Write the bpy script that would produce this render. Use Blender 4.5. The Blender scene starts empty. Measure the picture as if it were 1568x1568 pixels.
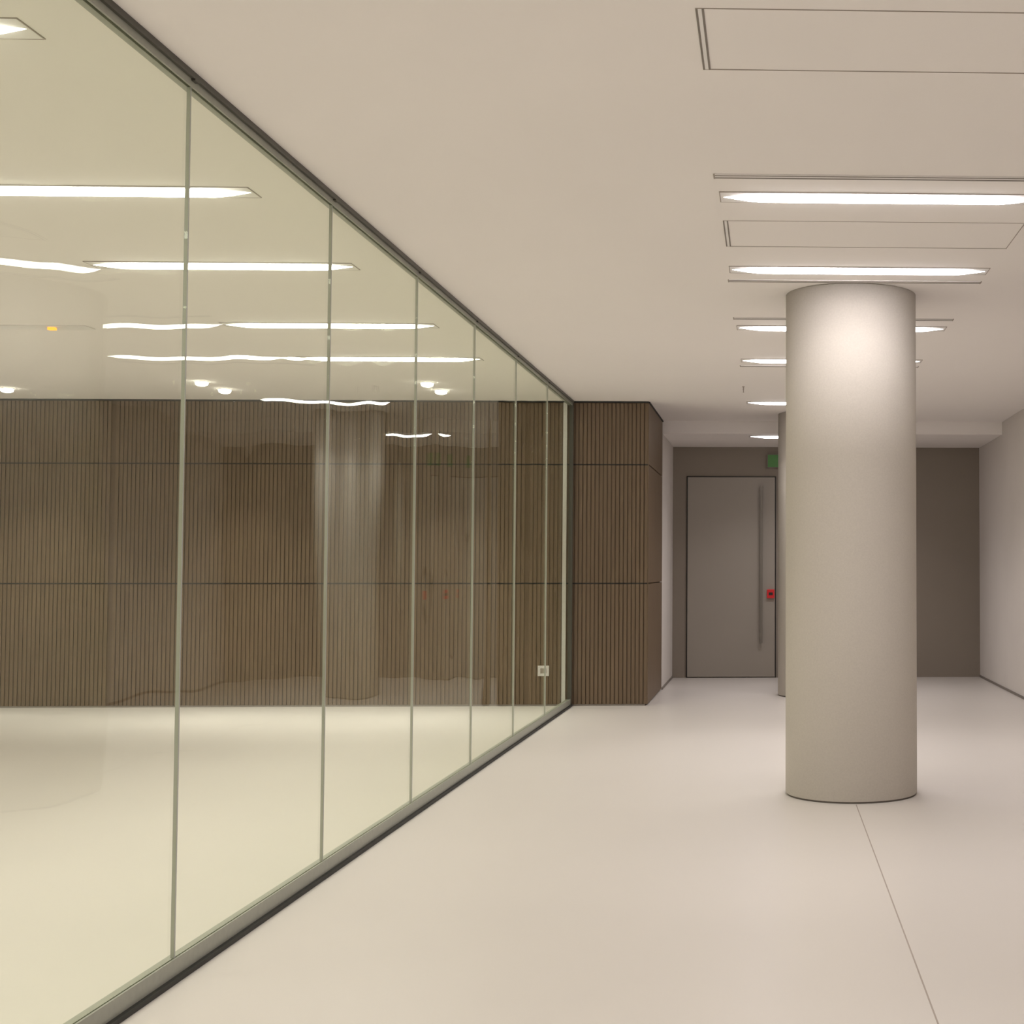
import bpy, bmesh, math
from mathutils import Vector
S=bpy.context.scene
S.view_settings.view_transform='Standard'
S.view_settings.look='None'
# ---------------------------------------------------------------- materials
def new(name):
    m=bpy.data.materials.new(name); m.use_nodes=True
    nt=m.node_tree; return m,nt,nt.nodes['Principled BSDF']
def pbr(name,col,rough=.6,metal=0,spec=.5,noise=None,bump=None,emit=None,es=0):
    m,nt,b=new(name)
    b.inputs['Base Color'].default_value=(*col,1)
    b.inputs['Roughness'].default_value=rough
    b.inputs['Metallic'].default_value=metal
    b.inputs['Specular IOR Level'].default_value=spec
    tc=nt.nodes.new('ShaderNodeTexCoord')
    if noise:
        sc,amt=noise
        n=nt.nodes.new('ShaderNodeTexNoise'); n.inputs['Scale'].default_value=sc; n.inputs['Detail'].default_value=4
        nt.links.new(tc.outputs['Object'],n.inputs['Vector'])
        r=nt.nodes.new('ShaderNodeValToRGB')
        r.color_ramp.elements[0].position=.3; r.color_ramp.elements[1].position=.7
        r.color_ramp.elements[0].color=(*[c*(1-amt) for c in col],1)
        r.color_ramp.elements[1].color=(*[min(1,c*(1+amt)) for c in col],1)
        nt.links.new(n.outputs['Fac'],r.inputs['Fac']); nt.links.new(r.outputs['Color'],b.inputs['Base Color'])
    if bump:
        sc,st=bump
        n=nt.nodes.new('ShaderNodeTexNoise'); n.inputs['Scale'].default_value=sc
        nt.links.new(tc.outputs['Object'],n.inputs['Vector'])
        bp=nt.nodes.new('ShaderNodeBump'); bp.inputs['Strength'].default_value=st; bp.inputs['Distance'].default_value=.002
        nt.links.new(n.outputs['Fac'],bp.inputs['Height']); nt.links.new(bp.outputs['Normal'],b.inputs['Normal'])
    if emit:
        b.inputs['Emission Color'].default_value=(*emit,1); b.inputs['Emission Strength'].default_value=es
    return m
M_ceil=pbr('ceiling_paint',(.85,.805,.775),.9,spec=.2,noise=(.6,.01))
M_wall=pbr('wall_plaster',(.66,.615,.575),.85,spec=.25,noise=(1.2,.02))
M_taupe=pbr('taupe_wall_paint',(.27,.23,.19),.8,spec=.3,noise=(1,.03))
M_door=pbr('door_laminate',(.33,.295,.255),.5,spec=.4,noise=(1,.02))
M_col=pbr('column_plaster',(.545,.505,.45),.85,spec=.2,noise=(90,.035),bump=(160,.25))
M_floor=pbr('polished_resin_floor',(.635,.595,.555),.33,spec=.5,noise=(.7,.012))
M_dark=pbr('black_gasket',(.02,.02,.017),.6)
M_slot=pbr('slot_shadow_grey',(.22,.19,.165),.7)
M_line=pbr('hatch_joint_grey',(.36,.31,.27),.8)
M_alu=pbr('brushed_aluminium',(.31,.315,.265),.4,noise=(30,.05))
M_alud=pbr('dark_bronze_channel',(.075,.07,.055),.4,metal=.3)
M_alul=pbr('pale_anodised_aluminium',(.80,.80,.76),.3,metal=.2)
M_sil=pbr('grey_silicone',(.40,.40,.38),.35)
M_white=pbr('white_enamel',(.80,.77,.75),.5)
M_red=pbr('red_plastic',(.55,.015,.02),.4,emit=(.6,.01,.01),es=.1)
M_green=pbr('green_sign_face',(.06,.17,.045),.5,emit=(.08,.35,.03),es=.05)
M_or=pbr('orange_lamp',(.9,.4,.05),.4,emit=(1,.35,.03),es=1.6)
M_steel=pbr('satin_steel_handle',(.20,.18,.155),.4,metal=.4)
M_lamp=pbr('strip_diffuser',(.9,.9,.9),.5,emit=(1,.95,.97),es=17)
M_spot=pbr('downlight_lens',(.9,.9,.9),.5,emit=(1,.95,.9),es=16)
# wood veneer with vertical grain
M_wood,nt,b=new('dark_wood_veneer')
tc=nt.nodes.new('ShaderNodeTexCoord'); mp=nt.nodes.new('ShaderNodeMapping'); mp.inputs['Scale'].default_value=(14,14,.6)
n=nt.nodes.new('ShaderNodeTexNoise'); n.inputs['Scale'].default_value=2.2; n.inputs['Detail'].default_value=6
r=nt.nodes.new('ShaderNodeValToRGB'); r.color_ramp.elements[0].position=.3; r.color_ramp.elements[1].position=.72
r.color_ramp.elements[0].color=(.140,.092,.054,1); r.color_ramp.elements[1].color=(.175,.120,.072,1)
nt.links.new(tc.outputs['Object'],mp.inputs['Vector']); nt.links.new(mp.outputs['Vector'],n.inputs['Vector'])
nt.links.new(n.outputs['Fac'],r.inputs['Fac']); nt.links.new(r.outputs['Color'],b.inputs['Base Color'])
b.inputs['Roughness'].default_value=.45
M_woodb=pbr('wood_groove_backing',(.13,.087,.052),.7)
# clear glass, slightly green-yellow
M_glass,nt,b=new('architectural_glass'); nt.nodes.remove(b)
out=nt.nodes['Material Output']
fr=nt.nodes.new('ShaderNodeFresnel'); geo=nt.nodes.new('ShaderNodeNewGeometry')
mr=nt.nodes.new('ShaderNodeMapRange'); mr.inputs['To Min'].default_value=1.5; mr.inputs['To Max'].default_value=1/1.5
nt.links.new(geo.outputs['Backfacing'],mr.inputs['Value']); nt.links.new(mr.outputs['Result'],fr.inputs['IOR'])
mu=nt.nodes.new('ShaderNodeMath'); mu.operation='MULTIPLY'; mu.inputs[1].default_value=.52
nt.links.new(fr.outputs['Fac'],mu.inputs[0])
tr=nt.nodes.new('ShaderNodeBsdfTransparent'); tr.inputs['Color'].default_value=(.948,.97,.892,1)
gl=nt.nodes.new('ShaderNodeBsdfGlossy'); gl.inputs['Roughness'].default_value=0; gl.inputs['Color'].default_value=(.97,1,.95,1)
tcg=nt.nodes.new('ShaderNodeTexCoord'); mg=nt.nodes.new('ShaderNodeMapping'); mg.inputs['Scale'].default_value=(1,1,.45)
ng=nt.nodes.new('ShaderNodeTexNoise'); ng.inputs['Scale'].default_value=2.0; ng.inputs['Detail'].default_value=0
bg=nt.nodes.new('ShaderNodeBump'); bg.inputs['Strength'].default_value=.7; bg.inputs['Distance'].default_value=.014
nt.links.new(tcg.outputs['Object'],mg.inputs['Vector']); nt.links.new(mg.outputs['Vector'],ng.inputs['Vector'])
nt.links.new(ng.outputs['Fac'],bg.inputs['Height']); nt.links.new(bg.outputs['Normal'],gl.inputs['Normal'])
mx=nt.nodes.new('ShaderNodeMixShader')
nt.links.new(mu.outputs[0],mx.inputs[0]); nt.links.new(tr.outputs[0],mx.inputs[1]); nt.links.new(gl.outputs[0],mx.inputs[2])
nt.links.new(mx.outputs[0],out.inputs['Surface'])
# ---------------------------------------------------------------- mesh helpers
def mesh(name,verts,faces,mats,fm=None,parent=None,smooth=False):
    me=bpy.data.meshes.new(name); me.from_pydata(verts,[],faces)
    for m in mats: me.materials.append(m)
    if fm:
        for p,i in zip(me.polygons,fm): p.material_index=i
    if smooth:
        for p in me.polygons: p.use_smooth=True
    me.update()
    o=bpy.data.objects.new(name,me); S.collection.objects.link(o)
    if parent: o.parent=parent
    return o
def empty(name,loc=(0,0,0)):
    e=bpy.data.objects.new(name,None); S.collection.objects.link(e); return e
def boxes(name,bl,parent=None,bevel=0):
    V=[];F=[];fm=[];mats=[]
    for (x0,x1,y0,y1,z0,z1,m) in bl:
        if m not in mats: mats.append(m)
        k=len(V)
        V+=[(x0,y0,z0),(x1,y0,z0),(x1,y1,z0),(x0,y1,z0),(x0,y0,z1),(x1,y0,z1),(x1,y1,z1),(x0,y1,z1)]
        F+=[(k,k+3,k+2,k+1),(k+4,k+5,k+6,k+7),(k,k+1,k+5,k+4),(k+1,k+2,k+6,k+5),(k+2,k+3,k+7,k+6),(k+3,k,k+4,k+7)]
        fm+=[mats.index(m)]*6
    o=mesh(name,V,F,mats,fm,parent)
    if bevel:
        md=o.modifiers.new('bevel','BEVEL'); md.width=bevel; md.segments=2
    return o
H=3.58; HL=3.41; GX=-2.31; YW=16.28; YS=18.42; YB=20.45; XR=3.15; XL=-14; YF=-5
# ---------------------------------------------------------------- shell
boxes('floor',[(XL,XR,YF,YB,-.12,0,M_floor)])
boxes('ceiling',[(XL,XR,YF,YS,H,H+.3,M_ceil)])
boxes('ceiling_recess',[(XL,XR,YS,YB,HL,H+.3,M_ceil)])
boxes('wall_right',[(XR,XR+.2,YF,YB+.2,0,H,M_wall)])
boxes('baseboard_right',[(XR-.012,XR,YF,YB,0,.03,M_slot)])
boxes('wall_left',[(XL-.2,XL,YF,YB+.2,0,H,M_wall)])
boxes('wall_front',[(XL,XR,YF-.2,YF,0,H,M_wall)])
boxes('wall_back',[(XL,XR,YB,YB+.2,0,HL,M_taupe)])
boxes('wall_core',[(XL,-1.441,YW+.031,YS,0,H,M_woodb)])
boxes('wall_recess',[(XL,-1.41,YS,YB,0,HL,M_wall)])
boxes('baseboard_recess',[(-1.41,-1.398,YS,YB,0,.03,M_slot)])
# ribbed wood cladding
def ribs():
    bl=[]
    rows=[(.02,1.423),(1.439,2.823),(2.839,H-.02)]
    P=.048
    x=-1.42
    joints=[-7.62,-5.2,-10.0,-2.83,-12.4]
    while x>-13.6:
        if not any(abs(x-.015-j)<.022 for j in joints):
            for z0,z1 in rows: bl.append((x-.036,x,YW+.016,YW+.03,z0,z1,M_wood))
        x-=P
    bl.append((-1.418,-1.41,YW+.016,YW+.03,.02,H-.02,M_wood))
    for z0,z1 in ((1.423,1.439),(2.823,2.839)): bl.append((XL+.4,-1.42,YW+.026,YW+.03,z0,z1,M_dark))
    boxes('wood_slat_paneling',bl)
    y=YW+.045
    bl2=[]
    while y<YS-.05:
        for z0,z1 in rows: bl2.append((-1.44,-1.41,y,y+.038,z0,z1,M_wood))
        y+=P
    boxes('wood_slat_paneling',bl2)
ribs()
boxes('trim_1',[(XL,-1.41,YW-.006,YW+.03,H-.016,H,M_dark)])
boxes('trim_2',[(-1.44,-1.40,YW+.03,YS,H-.016,H,M_dark)])
boxes('trim_3',[(XL,-1.44,YW+.012,YW+.03,0,.018,M_slot)])
boxes('trim_4',[(.5975,.6035,YF,9.42,0,.0015,M_line),(.5975,.6035,10.42,17.1,0,.0015,M_line)])
# ---------------------------------------------------------------- columns
def column(cx,cy,r=.47):
    bm=bmesh.new(); N=128
    prof=[(r-.010,0),(r-.010,.010),(r-.002,.012),(r,.016),(r,1.2),(r,2.4),(r,H-.002)]
    rings=[]
    for rr,z in prof:
        rings.append([bm.verts.new((cx+rr*math.cos(2*math.pi*i/N),cy+rr*math.sin(2*math.pi*i/N),z)) for i in range(N)])
    for k in range(len(rings)-1):
        for i in range(N):
            f=bm.faces.new((rings[k][i],rings[k][(i+1)%N],rings[k+1][(i+1)%N],rings[k+1][i]))
            f.smooth=True; f.material_index=1 if k<2 else 0
    bm.faces.new(list(reversed(rings[0]))); bm.faces.new(rings[-1])
    me=bpy.data.meshes.new('round_column'); bm.to_mesh(me); bm.free()
    me.materials.append(M_col); me.materials.append(M_slot)
    o=bpy.data.objects.new('round_column',me); S.collection.objects.link(o)
column(.597,9.92); column(.597,17.6)
# ---------------------------------------------------------------- glass partition
gp=empty('glass_partition')
ym=[YW-.02-1.79*i for i in range(0,12)]
ym=[y for y in ym if y>YF+.3]
pb=[]
ylist=[YF+.01]+sorted(ym)
for a,c in zip(ylist[:-1],ylist[1:]):
    pb.append((GX-.012,GX,a+.004,c-.004,.02,H-.02,M_glass))
boxes('glass_panes',pb,gp)
boxes('silicone_joints',[(GX-.014,GX+.002,y-.0036,y+.0036,.085,H-.055,M_sil) for y in ylist[1:-1]],gp)
boxes('floor_channel',[(GX-.045,GX-.013,YF,YW-.01,0,.08,M_alu),(GX+.001,GX+.010,YF,YW-.01,0,.085,M_alu),(GX+.0105,GX+.03,YF,YW-.01,0,.02,M_dark)],gp)
boxes('head_channel',[(GX-.040,GX-.013,YF,YW-.01,H-.055,H,M_alu),(GX+.001,GX+.010,YF,YW-.01,H-.055,H,M_alu),(GX+.0105,GX+.024,YF,YW-.01,H-.026,H,M_alud)],gp)
boxes('joint_clips',[(GX+.0105,GX+.026,y-.02,y+.02,H-.034,H-.0265,M_alud) for y in ylist[1:-1]],gp)
boxes('end_post',[(GX-.03,GX+.02,YW-.045,YW-.012,0,H,M_alud),(GX-.10,GX-.055,YW-.03,YW-.008,.02,H-.02,M_alul)],gp)
# ---------------------------------------------------------------- strip lights
def strip(x0,x1,yc,z=H,W=23):
    e=empty('linear_ceiling_light')
    w=.10
    boxes('frame',[(x0,x1,yc-w,yc-w+.005,z-.004,z,M_line),(x0,x1,yc+w-.005,yc+w,z-.004,z,M_line),
                   (x0,x0+.005,yc-w+.005,yc+w-.005,z-.004,z,M_line),(x1-.005,x1,yc-w+.005,yc+w-.005,z-.004,z,M_line),
                   (x0+.005,x1-.005,yc-w+.005,yc+w-.005,z-.003,z,M_white)],e)
    V=[];F=[]; n=8
    xs=[(.02,.0),(.06,.25),(.12,.6),(.17,.85),(.22,1)]
    st=[(x0+a,s) for a,s in xs]+[(x1-a,s) for a,s in reversed(xs)]
    for x,s in st:
        s=max(s,.02)
        for i in range(n+1):
            t=math.pi*i/n
            V.append((x,yc-.062*s*math.cos(t),z-.003-.022*s*math.sin(t)))
    for k in range(len(st)-1):
        for i in range(n):
            a=k*(n+1)+i; F.append((a,a+1,a+n+2,a+n+1))
    mesh('diffuser',V,F,[M_lamp],None,e,True)
    L=bpy.data.lights.new('downward_output','AREA'); L.shape='RECTANGLE'; L.size=1.4; L.size_y=.10
    L.energy=W; L.color=(1,.95,.955); L.spread=math.radians(125)
    o=bpy.data.objects.new('downward_output',L); o.location=((x0+x1)/2,yc,z-.03); S.collection.objects.link(o); o.parent=e
RX0,RX1=-.26,1.46
for y in (-3.3,-1.5,.7,2.9,7.27,9.05,11.25,13.03,16.35): strip(RX0,RX1,y,H,2.5 if y==9.05 else 25)  # rows short of the hatch are out of view, added for room light
strip(RX0,RX1,18.78,HL,19)
for y in (-3.3,-1.5,.7,2.9,5.07,7.27,9.05,11.25,13.03): strip(-4.41,-2.70,y,H,22)  # rows behind and over the camera are unseen, added to light the room
for y in (-1.5,2.9,5.07,7.27,9.05,11.25): strip(-9.1,-7.4,y,H,20)  # invented strips outside the view, added to light the left room
for y in (-1.5,2.9,7.27,11.25): strip(-13,-11.3,y)  # further made-up strips out of view, extra light for the far left
# ---------------------------------------------------------------- slot diffusers & hatches
def slotd(y,x0=RX0-.01,x1=RX1):
    z=H-.0005
    boxes('air_slot_diffuser',[(x0,x1,y-.028,y-.014,z-.006,z,M_slot),(x0,x1,y+.014,y+.028,z-.006,z,M_slot),
        (x0,x1,y-.014,y+.014,z-.004,z,M_white),(x0,x1,y-.036,y-.028,z-.005,z,M_white),(x0,x1,y+.028,y+.036,z-.005,z,M_white),
        (x0-.008,x0,y-.036,y+.036,z-.006,z,M_line),(x1,x1+.008,y-.036,y+.036,z-.006,z,M_line)])
for y in (6.88,9.40,10.83,13.38): slotd(y)
def hatch(y0,y1,x0=RX0,x1=RX1+.01):
    z=H-.0003
    boxes('ceiling_access_hatch',[(x0,x1,y0,y0+.005,z-.002,z,M_line),(x0,x1,y1-.005,y1,z-.002,z,M_line),
       (x0,x0+.008,y0+.005,y1-.005,z-.003,z,M_slot),(x0+.022,x0+.030,y0+.005,y1-.005,z-.003,z,M_slot),
       (x0+.008,x0+.022,y0+.005,y1-.005,z-.002,z,M_white),(x1-.005,x1,y0+.005,y1-.005,z-.002,z,M_line)])
hatch(4.80,5.40); hatch(7.77,8.40)
# ---------------------------------------------------------------- downlights, sprinkler
def lathe(name,cx,cy,prof,mats,mi,parent=None,N=32):
    V=[];F=[];fm=[]
    for r,z in prof:
        for i in range(N): V.append((cx+r*math.cos(2*math.pi*i/N),cy+r*math.sin(2*math.pi*i/N),z))
    for k in range(len(prof)-1):
        for i in range(N):
            F.append((k*N+i,k*N+(i+1)%N,(k+1)*N+(i+1)%N,(k+1)*N+i)); fm.append(mi[k])
    F.append(tuple(range((len(prof)-1)*N,len(prof)*N))); fm.append(mi[-1])
    return mesh(name,V,F,mats,fm,parent)
def downlight(x,y):
    z=H-.0005
    e=empty('round_downlight')
    lathe('housing',x,y,[(.085,z),(.085,z-.006),(.072,z-.01),(.066,z-.012),(.06,z-.036),(.035,z-.048)],[M_white,M_spot],[0,0,0,1,1,1],e)
    L=bpy.data.lights.new('beam','AREA'); L.shape='DISK'; L.size=.10; L.energy=14; L.color=(1,.96,.96); L.spread=math.radians(78)
    o=bpy.data.objects.new('beam',L); o.location=(x,y,z-.055); S.collection.objects.link(o); o.parent=e
for x in (-3.62,-5.98,-8.33,-10.7):  # leftmost pair is unseen, added for more light in the left room
    for y in (14.70,15.32):
        if x==-8.33 and y<15: continue
        downlight(x,y)
def sprinkler(x,y):
    z=H-.0005
    lathe('fire_sprinkler',x,y,[(.014,z),(.014,z-.006),(.006,z-.01),(.006,z-.04),(.004,z-.045),(.004,z-.06),(.008,z-.063),(.008,z-.066)],[M_line],[0]*8,N=16)
sprinkler(-.27,14.9)
e=empty('ceiling_vent_indicator')
boxes('plate',[(-6.35,-5.55,11.34,11.50,H-.008,H-.0002,M_white)],e,.002)
boxes('lamp',[(-5.88,-5.82,11.38,11.42,H-.03,H-.0085,M_or)],e,.004)
# ---------------------------------------------------------------- door etc.
d=empty('door_1')
boxes('frame',[(-1.205,-1.193,YB-.02,YB,0,2.975,M_dark),(-1.205,.118,YB-.02,YB,2.963,2.975,M_dark),(.105,.118,YB-.02,YB,0,2.963,M_dark)],d)
boxes('leaf',[(-1.19,.10,YB-.035,YB-.003,.012,2.96,M_door)],d,.003)
boxes('pull_handle',[(-.12,-.08,YB-.10,YB-.08,.51,2.82,M_steel),(-.11,-.09,YB-.08,YB-.036,.7,.73,M_steel),(-.11,-.09,YB-.08,YB-.036,2.6,2.63,M_steel)],d,.002)
boxes('fire_alarm_call_point',[(-.015,.095,YB-.075,YB-.036,1.17,1.30,M_red),(.01,.07,YB-.08,YB-.0755,1.215,1.255,M_dark)],None,.004)
boxes('exit_sign',[(-.015,.30,YB-.06,YB-.002,3.10,3.30,M_slot),(-.005,.29,YB-.064,YB-.0605,3.11,3.29,M_green)],None)
boxes('wall_socket',[(-2.69,-2.56,YW+.002,YW+.0155,.35,.47,M_white),(-2.66,-2.59,YW,YW+.0018,.38,.44,M_line)],None)
# ---------------------------------------------------------------- world & camera
w=bpy.data.worlds.new('World'); S.world=w; w.use_nodes=True
w.node_tree.nodes['Background'].inputs[0].default_value=(1,.93,.85,1); w.node_tree.nodes['Background'].inputs[1].default_value=.1
cam=bpy.data.cameras.new('Camera'); co=bpy.data.objects.new('Camera',cam); S.collection.objects.link(co)
cam.sensor_width=36; cam.lens=2600/1932*36; cam.shift_x=-574/1932; cam.clip_start=.05
co.location=(0,0,1.6)
co.rotation_euler=(math.radians(90+2.37),0,math.radians(-2.0))
S.camera=co
